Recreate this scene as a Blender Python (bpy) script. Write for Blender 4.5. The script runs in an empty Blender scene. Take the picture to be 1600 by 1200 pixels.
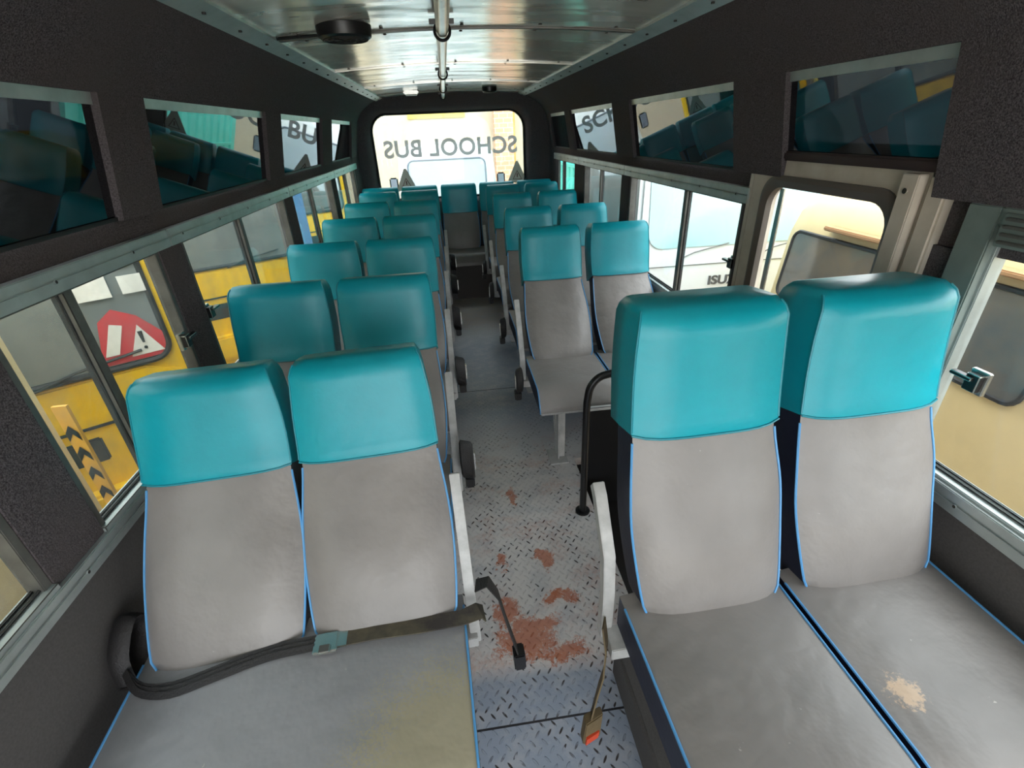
import bpy, bmesh, math, random
from mathutils import Vector, Matrix
random.seed(7)
sc = bpy.context.scene
col = sc.collection

# ------------------------------------------------------------------ camera
# right, up and back axes of the camera in the bus (x right, y towards the rear, z up)
FPX = 740.0
def _camera():
    v1 = Vector((693 - 800, 207 - 600, FPX)).normalized()
    h = Vector((1000, -45 , 0))
    h = Vector((693 + 1000 - 800, 207 - 45 - 600, FPX)).normalized()
    up = h.cross(v1).normalized()
    if up.y > 0: up = -up
    X = v1.cross(up).normalized()
    if X.x < 0: X = -X
    M = Matrix((X, v1, up))            # world = M @ (x right, y down, z forward)
    r, d, f = M.col[0], M.col[1], M.col[2]
    R = Matrix((( r.x, -d.x, -f.x), (r.y, -d.y, -f.y), (r.z, -d.z, -f.z)))
    cam = bpy.data.cameras.new('camera')
    cam.sensor_width = 36; cam.sensor_fit = 'HORIZONTAL'
    cam.lens = FPX / 1600 * 36
    cam.clip_start = 0.02; cam.clip_end = 300
    o = bpy.data.objects.new('camera', cam)
    o.matrix_world = Matrix.Translation((0, 0, 1.66)) @ R.to_4x4()
    col.objects.link(o)
    sc.camera = o
_camera()

# ------------------------------------------------------------------ sky and exposure
sc.view_settings.view_transform = 'Standard'
sc.view_settings.look = 'None'
sc.view_settings.gamma = 1
sc.view_settings.use_curve_mapping = False
sc.view_settings.exposure = 1.45
w = bpy.data.worlds.new('sky'); sc.world = w; w.use_nodes = True
nt = w.node_tree
bg = nt.nodes['Background']
bg.inputs[0].default_value = (0.93, 0.97, 1.0, 1); bg.inputs[1].default_value = 2.05
sun = bpy.data.lights.new('sun', 'SUN'); sun.energy = 0.4; sun.angle = math.radians(25); sun.color = (1, .97, .92)
so = bpy.data.objects.new('sun', sun); so.rotation_euler = (math.radians(50), 0, math.radians(25)); col.objects.link(so)

# ------------------------------------------------------------------ material helpers
MATS = {}
def srgb(r, g, b):
    f = lambda c: (c / 12.92 if c <= .04045 else ((c + .055) / 1.055) ** 2.4)
    return (f(r / 255), f(g / 255), f(b / 255), 1)
class N:
    def __init__(s, m): s.t = m.node_tree
    def add(s, kind, **k):
        n = s.t.nodes.new(kind)
        for a, v in k.items(): setattr(n, a, v)
        return n
    def link(s, a, b): s.t.links.new(a, b)
    def math(s, op, a, b=None, c=None):
        n = s.add('ShaderNodeMath', operation=op)
        for i, v in enumerate((a, b, c)):
            if v is None: continue
            if isinstance(v, (int, float)): n.inputs[i].default_value = v
            else: s.link(v, n.inputs[i])
        return n.outputs[0]
    def noise(s, vec, scale, detail=3, rough=.5):
        n = s.add('ShaderNodeTexNoise'); n.inputs['Scale'].default_value = scale
        n.inputs['Detail'].default_value = detail; n.inputs['Roughness'].default_value = rough
        if vec is not None: s.link(vec, n.inputs['Vector'])
        return n.outputs['Fac']
    def ramp(s, fac, a, b):
        n = s.add('ShaderNodeMapRange'); s.link(fac, n.inputs[0])
        n.inputs[1].default_value = a; n.inputs[2].default_value = b
        n.inputs[3].default_value = 0; n.inputs[4].default_value = 1
        return n.outputs[0]
    def mix(s, fac, a, b):
        n = s.add('ShaderNodeMix', data_type='RGBA')
        for k, v in ((0, fac), (6, a), (7, b)):
            if isinstance(v, (int, float)): n.inputs[k].default_value = v
            elif isinstance(v, tuple): n.inputs[k].default_value = v
            else: s.link(v, n.inputs[k])
        return n.outputs[2]
def new_mat(name):
    m = bpy.data.materials.new(name); m.use_nodes = True
    return m, N(m), m.node_tree.nodes['Principled BSDF']
def mat(name, c, rough=.6, metal=0, vary=0, vscale=8, bump=0, bscale=60, c2=None, spec=.5, coat=0, dot=None):
    if name in MATS: return MATS[name]
    m, n, p = new_mat(name)
    p.inputs['Base Color'].default_value = c
    p.inputs['Roughness'].default_value = rough
    p.inputs['Metallic'].default_value = metal
    p.inputs['Specular IOR Level'].default_value = spec
    p.inputs['Coat Weight'].default_value = coat
    tc = n.add('ShaderNodeTexCoord').outputs['Object']
    if vary or c2:
        f = n.noise(tc, vscale, 5, .6)
        f = n.ramp(f, .35, .7)
        cc = c2 or tuple(x * (1 - vary) for x in c[:3]) + (1,)
        n.link(n.mix(f, c, cc), p.inputs['Base Color'])
    if bump:
        b = n.add('ShaderNodeBump'); b.inputs['Strength'].default_value = bump; b.inputs['Distance'].default_value = .01
        n.link(n.noise(tc, bscale, 4), b.inputs['Height']); n.link(b.outputs[0], p.inputs['Normal'])
    MATS[name] = m
    return m

TEAL = mat('teal_vinyl', srgb(8, 156, 172), .36, vary=.16, vscale=4, bump=.12, bscale=26, spec=.45)
CHAR = mat('charcoal_vinyl', srgb(70, 70, 74), .5, bump=.1, bscale=40)
NAVY = mat('navy_vinyl', srgb(24, 28, 48), .5, bump=.1, bscale=40)
PIPE = mat('light_blue_piping', srgb(84, 150, 204), .4)
PIPET = mat('teal_piping', srgb(20, 130, 145), .4)
FRAME = mat('painted_steel_frame', srgb(190, 190, 188), .45, vary=.35, vscale=14)
ALU = mat('aluminium_trim', srgb(178, 186, 184), .42, .55, vary=.25, vscale=9)
ALUD = mat('dark_aluminium', srgb(105, 104, 100), .45, .4, vary=.4, vscale=12)
RUB = mat('black_rubber', srgb(26, 25, 26), .55)
BLK = mat('black_painted_metal', srgb(20, 20, 22), .35)
BELT = mat('black_seat_belt_webbing', srgb(34, 32, 33), .6, bump=.3, bscale=200)
SILV = mat('bright_metal', srgb(205, 205, 200), .25, .9)
RIV = mat('dark_rivet', srgb(52, 50, 48), .5, .4)

def vinyl_grey(name, base, wear=None):
    m, n, p = new_mat(name)
    tc = n.add('ShaderNodeTexCoord').outputs['Object']
    c = n.mix(n.ramp(n.noise(tc, 5, 4), .35, .7), base, tuple(x * .84 for x in base[:3]) + (1,))
    c = n.mix(n.ramp(n.noise(tc, 34, 5, .7), .70, .74), c, srgb(178, 172, 165))
    if wear:
        (x0, y0, z0, rad, colr, grain, thr) = wear
        vm = n.add('ShaderNodeVectorMath', operation='DISTANCE'); n.link(tc, vm.inputs[0]); vm.inputs[1].default_value = (x0, y0, z0)
        d = n.math('SUBTRACT', 1.0, n.math('DIVIDE', vm.outputs['Value'], rad))
        f = n.math('MULTIPLY', n.math('MAXIMUM', d, 0.0), 1.5)
        g = n.math('MULTIPLY', n.ramp(n.noise(tc, grain, 5, .8), .32, .68), .8)
        g = n.math('ADD', g, n.math('MULTIPLY', n.noise(tc, grain * .12, 3), .5))
        n.link(n.mix(n.ramp(n.math('ADD', f, g), thr, thr + .25), c, colr), p.inputs['Base Color'])
    else:
        n.link(c, p.inputs['Base Color'])
    p.inputs['Roughness'].default_value = .42
    b = n.add('ShaderNodeBump'); b.inputs['Strength'].default_value = .45; b.inputs['Distance'].default_value = .02
    n.link(n.noise(tc, 8, 4), b.inputs['Height']); n.link(b.outputs[0], p.inputs['Normal'])
    return m
G0 = srgb(135, 130, 127)
GREY = vinyl_grey('grey_vinyl', G0)
GREY_SPONGE = vinyl_grey('grey_vinyl_worn_to_foam', srgb(143, 143, 146), (.37, -.35, .47, .42, srgb(152, 145, 124), 210, 1.28))
GREY_PATCH = vinyl_grey('grey_vinyl_peeled_patch', G0, (.075, -.25, .47, .07, srgb(196, 170, 145), 60, 1.25))
GREY_TORN = vinyl_grey('grey_vinyl_torn_edge', G0, (-.395, .06, .62, .04, srgb(150, 112, 70), 120, 1.2))
GUSSET = mat('worn_yellow_gusset', srgb(120, 108, 62), .8, c2=srgb(88, 82, 60), vscale=30)

def felt():
    m, n, p = new_mat('charcoal_felt')
    tc = n.add('ShaderNodeTexCoord').outputs['Object']
    a = n.ramp(n.noise(tc, 260, 3, .8), .35, .7)
    c = n.mix(a, srgb(48, 43, 46), srgb(108, 102, 104))
    c = n.mix(n.ramp(n.noise(tc, 3, 3), .4, .75), c, srgb(80, 74, 74))
    n.link(c, p.inputs['Base Color']); p.inputs['Roughness'].default_value = 1
    p.inputs['Specular IOR Level'].default_value = .1
    b = n.add('ShaderNodeBump'); b.inputs['Strength'].default_value = .5; b.inputs['Distance'].default_value = .004
    n.link(n.noise(tc, 300, 2), b.inputs['Height']); n.link(b.outputs[0], p.inputs['Normal'])
    return m
FELT = felt()
PANEL = mat('dark_grey_wall_carpet', srgb(88, 85, 84), .95, vary=.2, vscale=160, spec=.2)

def ceiling_mat():
    m, n, p = new_mat('polished_aluminium_sheet')
    tc = n.add('ShaderNodeTexCoord').outputs['Object']
    p.inputs['Base Color'].default_value = srgb(240, 238, 230)
    p.inputs['Metallic'].default_value = .58
    n.link(n.math('ADD', n.math('MULTIPLY', n.noise(tc, 6, 3), .14), .12), p.inputs['Roughness'])
    mp = n.add('ShaderNodeMapping'); n.link(tc, mp.inputs[0]); mp.inputs['Scale'].default_value = (1.0, 2.6, 1)
    b = n.add('ShaderNodeBump'); b.inputs['Strength'].default_value = .3; b.inputs['Distance'].default_value = .045
    n.link(n.noise(mp.outputs[0], 1.6, 2, .4), b.inputs['Height']); n.link(b.outputs[0], p.inputs['Normal'])
    return m
CEIL = ceiling_mat()

def floor_mat():
    m, n, p = new_mat('diamond_plate_floor')
    tc = n.add('ShaderNodeTexCoord').outputs['Object']
    sp = n.add('ShaderNodeSeparateXYZ'); n.link(tc, sp.inputs[0])
    x, y = sp.outputs[0], sp.outputs[1]
    k = 1 / .030
    a = n.math('MULTIPLY', n.math('ADD', x, n.math('MULTIPLY', y, .8)), k * .8)
    b_ = n.math('MULTIPLY', n.math('SUBTRACT', x, n.math('MULTIPLY', y, .8)), k * .8)
    fa = n.math('SUBTRACT', n.math('FRACT', a), .5); fb = n.math('SUBTRACT', n.math('FRACT', b_), .5)
    par = n.math('MODULO', n.math('ABSOLUTE', n.math('ADD', n.math('FLOOR', a), n.math('FLOOR', b_))), 2)
    def ell(u, v):
        q = n.math('ADD', n.math('POWER', n.math('DIVIDE', u, .42), 2), n.math('POWER', n.math('DIVIDE', v, .12), 2))
        return n.math('SUBTRACT', 1, q)
    mm = n.math('ADD', n.math('MULTIPLY', n.ramp(ell(fa, fb), 0, .4), par), n.math('MULTIPLY', n.ramp(ell(fb, fa), 0, .4), n.math('SUBTRACT', 1, par)))
    # paint worn pale over the middle sheet, blue grey on the front and rear sheets
    big = n.noise(tc, 2.2, 4, .6)
    yn = n.math('ADD', y, n.math('MULTIPLY', n.math('SUBTRACT', big, .5), .25))
    z1 = n.math('MULTIPLY', n.ramp(yn, .93, .99), n.math('SUBTRACT', 1, n.ramp(yn, 2.1, 2.7)))
    base = n.mix(z1, srgb(146, 156, 172), srgb(212, 208, 206))
    far = n.ramp(y, 3.8, 4.4)
    base = n.mix(far, base, srgb(186, 178, 170))  # rear floor colour lightened to stand in for missing light at the back
    base = n.mix(n.ramp(n.noise(tc, 11, 5, .7), .45, .75), base, srgb(176, 178, 184))
    # dark chipped tread tops
    chips = n.math('MULTIPLY', mm, n.ramp(n.noise(tc, 5.5, 4, .65), .47, .54))
    chips = n.math('MULTIPLY', chips, n.ramp(n.noise(tc, 31, 1), .42, .50))
    near = n.math('SUBTRACT', 1, n.ramp(y, 1.8, 3.2))
    base = n.mix(n.math('MULTIPLY', chips, near), base, srgb(62, 58, 58))
    # rust
    mp = n.add('ShaderNodeMapping'); n.link(tc, mp.inputs[0]); mp.inputs['Location'].default_value = (.31, .12, 0); mp.inputs['Scale'].default_value = (1.0, 1.5, 1)
    r = n.math('MULTIPLY', n.ramp(n.noise(mp.outputs[0], 3.4, 5, .62), .50, .60), z1)
    r = n.math('MULTIPLY', r, n.ramp(n.noise(tc, 60, 3, .8), .36, .62))
    rc = n.mix(n.noise(tc, 20, 2), srgb(160, 82, 52), srgb(204, 132, 98))
    spots = []
    wx = n.math('ADD', x, n.math('MULTIPLY', n.math('SUBTRACT', n.noise(tc, 9, 4, .7), .5), .16))
    wy = n.math('ADD', y, n.math('MULTIPLY', n.math('SUBTRACT', n.noise(tc, 12, 4, .7), .5), .18))
    for (cx, cy, rx, ry) in ((.13, 1.09, .15, .12), (.26, 1.03, .12, .06), (.30, 1.24, .10, .04), (.07, 1.22, .07, .09), (.165, 1.86, .03, .09), (.08, 1.46, .03, .06), (.26, 1.44, .045, .08), (.20, 1.14, .10, .05)):
        dx = n.math('POWER', n.math('DIVIDE', n.math('SUBTRACT', wx, cx), rx), 2)
        dy = n.math('POWER', n.math('DIVIDE', n.math('SUBTRACT', wy, cy), ry), 2)
        spots.append(n.math('MAXIMUM', n.math('SUBTRACT', 1, n.math('ADD', dx, dy)), 0))
    s = spots[0]
    for q in spots[1:]: s = n.math('MAXIMUM', s, q)
    s = n.math('MULTIPLY', n.ramp(n.math('ADD', n.math('MULTIPLY', s, .55), n.math('ADD', n.math('MULTIPLY', n.noise(tc, 18, 4, .7), .8), n.math('MULTIPLY', n.noise(tc, 95, 4, .8), 1.1))), 1.14, 1.34), n.ramp(s, 0, .25))
    r = n.math('MINIMUM', n.math('ADD', n.math('MULTIPLY', r, .35), n.math('MULTIPLY', s, .85)), 1)
    base = n.mix(r, base, rc)
    seams = None
    for ys in (.81, 3.02):
        d = n.math('LESS_THAN', n.math('ABSOLUTE', n.math('SUBTRACT', y, ys)), .0035)
        seams = d if seams is None else n.math('MAXIMUM', seams, d)
    base = n.mix(seams, base, srgb(40, 40, 44))
    n.link(base, p.inputs['Base Color'])
    p.inputs['Roughness'].default_value = .42
    p.inputs['Metallic'].default_value = .12
    b = n.add('ShaderNodeBump'); b.inputs['Strength'].default_value = .9; b.inputs['Distance'].default_value = .004
    n.link(mm, b.inputs['Height']); n.link(b.outputs[0], p.inputs['Normal'])
    return m
FLOOR = floor_mat()

def glass(name, tint, ior, haze=0, hazec=(.7, .72, .72, 1)):
    m = bpy.data.materials.new(name); m.use_nodes = True; n = N(m)
    for q in list(n.t.nodes): n.t.nodes.remove(q)
    out = n.add('ShaderNodeOutputMaterial')
    tr = n.add('ShaderNodeBsdfTransparent'); tr.inputs[0].default_value = tint
    gl = n.add('ShaderNodeBsdfGlossy'); gl.inputs['Roughness'].default_value = .015; gl.inputs[0].default_value = (.95, .97, 1, 1)
    lw = n.add('ShaderNodeLayerWeight'); lw.inputs[0].default_value = .5
    f0 = ((ior - 1) / (ior + 1)) ** 2
    fr = n.math('ADD', f0, n.math('MULTIPLY', n.math('POWER', lw.outputs['Facing'], 5), 1 - f0))
    mx = n.add('ShaderNodeMixShader'); n.link(fr, mx.inputs[0])
    src = tr.outputs[0]
    if haze:
        df = n.add('ShaderNodeBsdfDiffuse'); df.inputs[0].default_value = hazec
        tc = n.add('ShaderNodeTexCoord').outputs['Object']
        hz = n.math('MULTIPLY', n.ramp(n.noise(tc, 7, 5, .65), .3, .7), haze)
        m2 = n.add('ShaderNodeMixShader'); n.link(hz, m2.inputs[0]); n.link(src, m2.inputs[1]); n.link(df.outputs[0], m2.inputs[2]); src = m2.outputs[0]
    n.link(src, mx.inputs[1]); n.link(gl.outputs[0], mx.inputs[2])
    n.link(mx.outputs[0], out.inputs[0])
    return m
GLASS = glass('dusty_window_glass', (.86, .90, .89, 1), 1.35, .16)
GLASSC = glass('clear_window_glass', (.95, .97, .97, 1), 1.3, .03)
TINT = glass('dark_tinted_glass', (.06, .065, .07, 1), 2.1, .10, (.03, .04, .06, 1))

# ------------------------------------------------------------------ mesh helpers
class MB:
    def __init__(s): s.v = []; s.f = []; s.m = []; s.mats = []
    def mi(s, m):
        if m not in s.mats: s.mats.append(m)
        return s.mats.index(m)
    def face(s, idx, m): s.f.append(tuple(idx)); s.m.append(s.mi(m))
    def poly(s, pts, m):
        b = len(s.v); s.v += [tuple(p) for p in pts]; s.face(range(b, b + len(pts)), m)
    def box(s, a, b, m, bev=0):
        x0, y0, z0 = (min(a[i], b[i]) for i in range(3)); x1, y1, z1 = (max(a[i], b[i]) for i in range(3))
        k = len(s.v)
        s.v += [(x, y, z) for z in (z0, z1) for y in (y0, y1) for x in (x0, x1)]
        for q in ((0, 2, 3, 1), (4, 5, 7, 6), (0, 1, 5, 4), (2, 6, 7, 3), (0, 4, 6, 2), (1, 3, 7, 5)): s.face([k + i for i in q], m)
        return s
    def hexa(s, pts, m):       # 8 points, bottom loop then top loop
        k = len(s.v); s.v += [tuple(p) for p in pts]
        for q in ((3, 2, 1, 0), (4, 5, 6, 7), (0, 1, 5, 4), (1, 2, 6, 5), (2, 3, 7, 6), (3, 0, 4, 7)): s.face([k + i for i in q], m)
        return s
    def loft(s, rings, m, caps=True, closed=True):
        k = len(s.v); n = len(rings[0])
        for r in rings: s.v += [tuple(p) for p in r]
        for i in range(len(rings) - 1):
            for j in range(n if closed else n - 1):
                a = k + i * n + j; b = k + i * n + (j + 1) % n
                mm = m[j] if isinstance(m, list) else m
                s.face((a, b, b + n, a + n), mm)
        if caps:
            mm = m[0] if isinstance(m, list) else m
            s.face([k + j for j in range(n)][::-1], mm)
            s.face([k + (len(rings) - 1) * n + j for j in range(n)], mm)
        return s
    def tube(s, pts, r, m, n=8, closed=False, flat=None):
        P = [Vector(p) for p in pts]; rings = []
        L = len(P); prev = None
        for i, p in enumerate(P):
            if closed: t = (P[(i + 1) % L] - P[i - 1])
            else: t = P[min(i + 1, L - 1)] - P[max(i - 1, 0)]
            t.normalize()
            if prev is None:
                ref = Vector((0, 0, 1)) if abs(t.z) < .9 else Vector((1, 0, 0))
                a = t.cross(ref).normalized()
            else:
                a = (prev - t * prev.dot(t)).normalized()
            prev = a; b = t.cross(a)
            ra, rb = (r, r) if flat is None else flat
            rings.append([p + a * math.cos(2 * math.pi * j / n) * ra + b * math.sin(2 * math.pi * j / n) * rb for j in range(n)])
        if closed: rings.append(rings[0])
        return s.loft(rings, m, caps=not closed)
    def strap(s, pts, side, wd, th, m):   # flat band following pts, width along side
        P = [Vector(p) for p in pts]; rings = []; sd = Vector(side).normalized()
        for i, p in enumerate(P):
            t = (P[min(i + 1, len(P) - 1)] - P[max(i - 1, 0)]).normalized()
            s2 = (sd - t * sd.dot(t)).normalized(); nn = t.cross(s2)
            rings.append([p + s2 * a * wd / 2 + nn * b * th / 2 for a, b in ((-1, -1), (1, -1), (1, 1), (-1, 1))])
        return s.loft(rings, m)
    def cyl(s, c, axis, r, h, m, n=24, r2=None):
        ax = Vector(axis).normalized(); ref = Vector((0, 0, 1)) if abs(ax.z) < .9 else Vector((1, 0, 0))
        a = ax.cross(ref).normalized(); b = ax.cross(a); c = Vector(c); r2 = r if r2 is None else r2
        R = [[c + a * math.cos(2 * math.pi * j / n) * q + b * math.sin(2 * math.pi * j / n) * q + ax * d for j in range(n)] for q, d in ((r, 0), (r2, h))]
        return s.loft(R, m)
    def build(s, name, parent=None, smooth=True, angle=40, bevel=0):
        me = bpy.data.meshes.new(name); me.from_pydata(s.v, [], s.f)
        for m in s.mats: me.materials.append(m)
        me.polygons.foreach_set('material_index', s.m); me.update()
        bm = bmesh.new(); bm.from_mesh(me); bmesh.ops.recalc_face_normals(bm, faces=bm.faces)
        if bevel: bmesh.ops.bevel(bm, geom=[e for e in bm.edges if len(e.link_faces) == 2 and e.calc_face_angle() > .6], offset=bevel, segments=2, affect='EDGES', clamp_overlap=True)
        bm.to_mesh(me); bm.free()
        if smooth:
            me.polygons.foreach_set('use_smooth', [True] * len(me.polygons)); me.set_sharp_from_angle(angle=math.radians(angle))
        o = bpy.data.objects.new(name, me); col.objects.link(o)
        if parent: o.parent = parent
        return o
def tag(o, label=None, cat=None, group=None, kind=None):
    if label: o['label'] = label
    if cat: o['category'] = cat
    if group: o['group'] = group
    if kind: o['kind'] = kind
    return o
def thing(name, label, cat, loc=(0, 0, 0), rz=0, group=None):
    o = bpy.data.objects.new(name, None); o.empty_display_size = .1; col.objects.link(o)
    o.location = loc; o.rotation_euler = (0, 0, rz)
    return tag(o, label, cat, group)
def struct(name, loc=(0, 0, 0)):
    o = bpy.data.objects.new(name, None); o.location = loc; o.empty_display_size = .1; col.objects.link(o); o['kind'] = 'structure'
    return o
def copy_tree(o, parent=None):
    c = o.copy(); col.objects.link(c)
    if parent: c.parent = parent
    for ch in list(o.children): copy_tree(ch, c)
    return c
def spline(pts, n):
    """Catmull-Rom through tuples, n samples per span"""
    P = [Vector(p) for p in pts]; P = [P[0] * 2 - P[1]] + P + [P[-1] * 2 - P[-2]]
    out = []
    for i in range(1, len(P) - 2):
        for k in range(n):
            t = k / n
            a, b, c, d = P[i - 1:i + 3]
            out.append(.5 * ((2 * b) + (c - a) * t + (2 * a - 5 * b + 4 * c - d) * t * t + (3 * b - a - 3 * c + d) * t ** 3))
    out.append(P[-2]); return out
def rrect(cx, cy, hx, hy, r, n=6):
    out = []
    for sx, sy, a0 in ((1, 1, 0), (-1, 1, 90), (-1, -1, 180), (1, -1, 270)):
        for k in range(n + 1):
            a = math.radians(a0 + 90 * k / n); out.append((cx + sx * (hx - r) + r * math.cos(a), cy + sy * (hy - r) + r * math.sin(a)))
    return out
def text_mesh(name, body, size, m, parent=None, mat4=None, ext=.0015, bold=.0, shear=0, spacing=1):
    cu = bpy.data.curves.new(name, 'FONT'); cu.body = body; cu.size = size; cu.extrude = ext; cu.offset = bold; cu.shear = shear; cu.space_character = spacing
    cu.align_x = 'CENTER'; cu.align_y = 'CENTER'
    t = bpy.data.objects.new(name, cu); col.objects.link(t)
    dg = bpy.context.evaluated_depsgraph_get(); me = bpy.data.meshes.new_from_object(t.evaluated_get(dg))
    bpy.data.objects.remove(t); me.name = name
    if mat4 is not None:
        me.transform(mat4)
        if mat4.determinant() < 0: me.flip_normals()
    me.materials.clear(); me.materials.append(m)
    o = bpy.data.objects.new(name, me); col.objects.link(o)
    if parent: o.parent = parent
    return o

# ------------------------------------------------------------------ bus shell
XL, XR = -.98, 1.22          # inner faces of the side walls
Y0, Y1 = -1.6, 5.95          # front and rear
ZS, ZR = .78, 1.36           # sill and head of the lower windows
ZB, ZU = 1.47, 1.79          # sill and head of the upper windows
ZC = 2.0
CLX, CRX = -.63, .86         # ceiling sheet edges
# floor with the stairwell cut out beside the door
f = MB()
SX, SY0, SY1 = .56, .98, 2.12
for a, b in (((XL - .05, Y0), (XR + .05, SY0)), ((XL - .05, SY1), (XR + .05, Y1)), ((XL - .05, SY0), (SX, SY1))):
    f.box((a[0], a[1], -.05), (b[0], b[1], 0), FLOOR)
tag(f.build('floor', smooth=False), kind='structure')
st = MB()
st.box((SX, SY0, -.40), (XR, SY1, -.36), RUB)
st.box((SX - .02, SY0, -.36), (SX, SY1, -.05), BLK)
st.box((SX, SY0 - .02, -.36), (XR, SY0, -.05), BLK)
st.box((SX, SY1, -.36), (XR, SY1 + .02, -.05), BLK)
tag(st.build('floor_stairwell', smooth=False), kind='structure')
# platform under the raised seat
wa = MB(); wa.box((.40, -.1, 0), (XR, .93, .15), PANEL)
tag(wa.build('floor_platform', smooth=False, bevel=.01), kind='structure')

def side_wall(name, X, s, lows, ups, skip=None):
    """s=+1: outside is -x.  lows / ups: windows as (y0, y1)"""
    o = -s * .045
    m = MB()
    def seg(y0, y1, z0, z1, mt, d=0): m.box((X + s * d, y0, z0), (X + o, y1, z1), mt)
    # lower panel
    if skip:
        seg(Y0, skip[0], 0, ZS, PANEL); seg(skip[1], Y1, 0, ZS, PANEL)
    else: seg(Y0, Y1, 0, ZS, PANEL)
    # pillars between the lower windows
    ys = [Y0] + [v for w_ in lows for v in w_] + [Y1]
    for i in range(0, len(ys), 2):
        if ys[i + 1] - ys[i] > .01: seg(ys[i], ys[i + 1], ZS, ZR, FELT, .012)
    # felt band between the two window rows
    a, b = (skip[1], Y1) if skip else (Y0, Y1)
    seg(Y0, Y1, 1.54 if skip else ZR, ZB, FELT, 0) if not skip else (seg(skip[1], Y1, ZR, ZB, FELT), seg(Y0, skip[0], ZR, ZB, FELT), seg(skip[0], skip[1], 1.53, 1.58, FELT))
    # leaning upper part with window openings, then the cove
    lean = s * .06
    ys = [Y0] + [v for w_ in ups for v in w_] + [Y1]
    for i in range(0, len(ys), 2):
        y0, y1 = ys[i], ys[i + 1]
        if y1 - y0 > .01:
            q = s * .03
            m.hexa([(X + q, y0, ZB), (X + q, y1, ZB), (X + o, y1, ZB), (X + o, y0, ZB), (X + lean + q, y0, ZU), (X + lean + q, y1, ZU), (X + o + lean, y1, ZU), (X + o + lean, y0, ZU)], FELT)
    cx = CLX if s > 0 else CRX
    prof = [(X + lean + s * .03, ZU), (X + lean + s * .05, ZU + .04), (X + lean + s * .10, ZU + .10), (X + lean + (cx - X - lean) * .62, ZC - .055), (cx, ZC)]
    prof = [tuple(p) for p in spline([Vector((a_, b_, 0)) for a_, b_ in prof], 4)]
    back = [(cx, ZC + .06), (X + o + lean, ZC + .06), (X + o + lean, ZU)]
    loop = [(p[0], p[1]) for p in prof] + back
    m.loft([[(p[0], y, p[1]) for p in loop] for y in (Y0, Y1)], FELT)
    tag(m.build(name, angle=50), kind='structure')
LW = [(-1.2, .86), (1.03, 1.72), (1.87, 3.13), (3.29, 4.47), (4.62, 5.66)]
LU = [(-.6, 1.58), (1.80, 2.92), (3.18, 4.20), (4.55, 5.50)]
RW = [(-.5, .96), (1.14, 1.90), (1.95, 3.32), (3.48, 4.50), (4.84, 5.72)]
RU = [(1.12, 1.72), (2.04, 3.23), (3.56, 4.77), (4.98, 5.70)]
side_wall('wall_left', XL, 1, LW, LU)
side_wall('wall_right', XR, -1, RW, RU, skip=(1.14, 1.90))

# door opening header is felt already; rear wall with a rounded window
def rear_wall():
    m = MB(); Yr = 5.92
    hole = rrect(.06, 1.42, .83, .42, .16, 6)
    hole = [(x, z + (.04 * (1 - ((x - .06) / .83) ** 2) if z > 1.42 else 0)) for x, z in hole]
    cxm = .12
    n = len(hole)
    outer = []
    for (x, z) in hole:
        dx, dz = x - .06, z - 1.42
        # push each point to the wall outline
        k = 1e9
        if dx > 0: k = min(k, (XR + .04 - .06) / dx)
        if dx < 0: k = min(k, (XL - .04 - .06) / dx)
        if dz > 0: k = min(k, (2.06 - 1.42) / dz)
        if dz < 0: k = min(k, (0 - 1.42) / dz)
        outer.append((.06 + dx * k, 1.42 + dz * k))
    for cc in ((XL - .04, 0), (XL - .04, 2.06), (XR + .04, 0), (XR + .04, 2.06)):
        i = min(range(n), key=lambda q: (outer[q][0] - cc[0]) ** 2 + (outer[q][1] - cc[1]) ** 2); outer[i] = cc
    inn = [(.06 + (x - .06) * 1.10, 1.42 + (z - 1.42) * 1.13) for x, z in hole]
    rings = [[(x, Yr - .06, z) for x, z in outer], [(x, Yr - .07, z) for x, z in inn], [(x, Yr - .04, z) for x, z in [(.5 * (a[0] + b[0]), .5 * (a[1] + b[1])) for a, b in zip(inn, hole)]], [(x, Yr + .03, z) for x, z in hole], [(x, Yr + .06, z) for x, z in hole], [(x, Yr + .06, z) for x, z in outer], [(x, Yr - .06, z) for x, z in outer]]
    m.loft(rings, FELT, caps=False)
    tag(m.build('wall_back', angle=60), kind='structure')
    g = struct('window_1', (0, 0, 0))
    p = MB(); p.loft([[(x, Yr + .028, z) for x, z in [(.06 + (x - .06) * 1.02, 1.42 + (z - 1.42) * 1.02) for x, z in hole]], [(x, Yr + .034, z) for x, z in hole]], GLASSC); p.build('pane', g, smooth=False)
    r = MB(); r.tube([(x, Yr + .02, z) for x, z in hole], .012, RUB, closed=True); r.build('rubber_seal', g)
    # lower rounded corner posts
    for X, s, nm in ((XL, 1, 'wall_back_left'), (XR, -1, 'wall_back_right')):
        c = MB()
        pr = [(X, 5.62), (X + s * .008, 5.70), (X + s * .02, 5.77), (X + s * .035, 5.82), (X + s * .05, 5.86), (X, 5.90)]
        c.loft([[(p[0], p[1], z) for p in pr] for z in (0.0, 1.95)], FELT)
        tag(c.build(nm, angle=60), kind='structure')
rear_wall()

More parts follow.
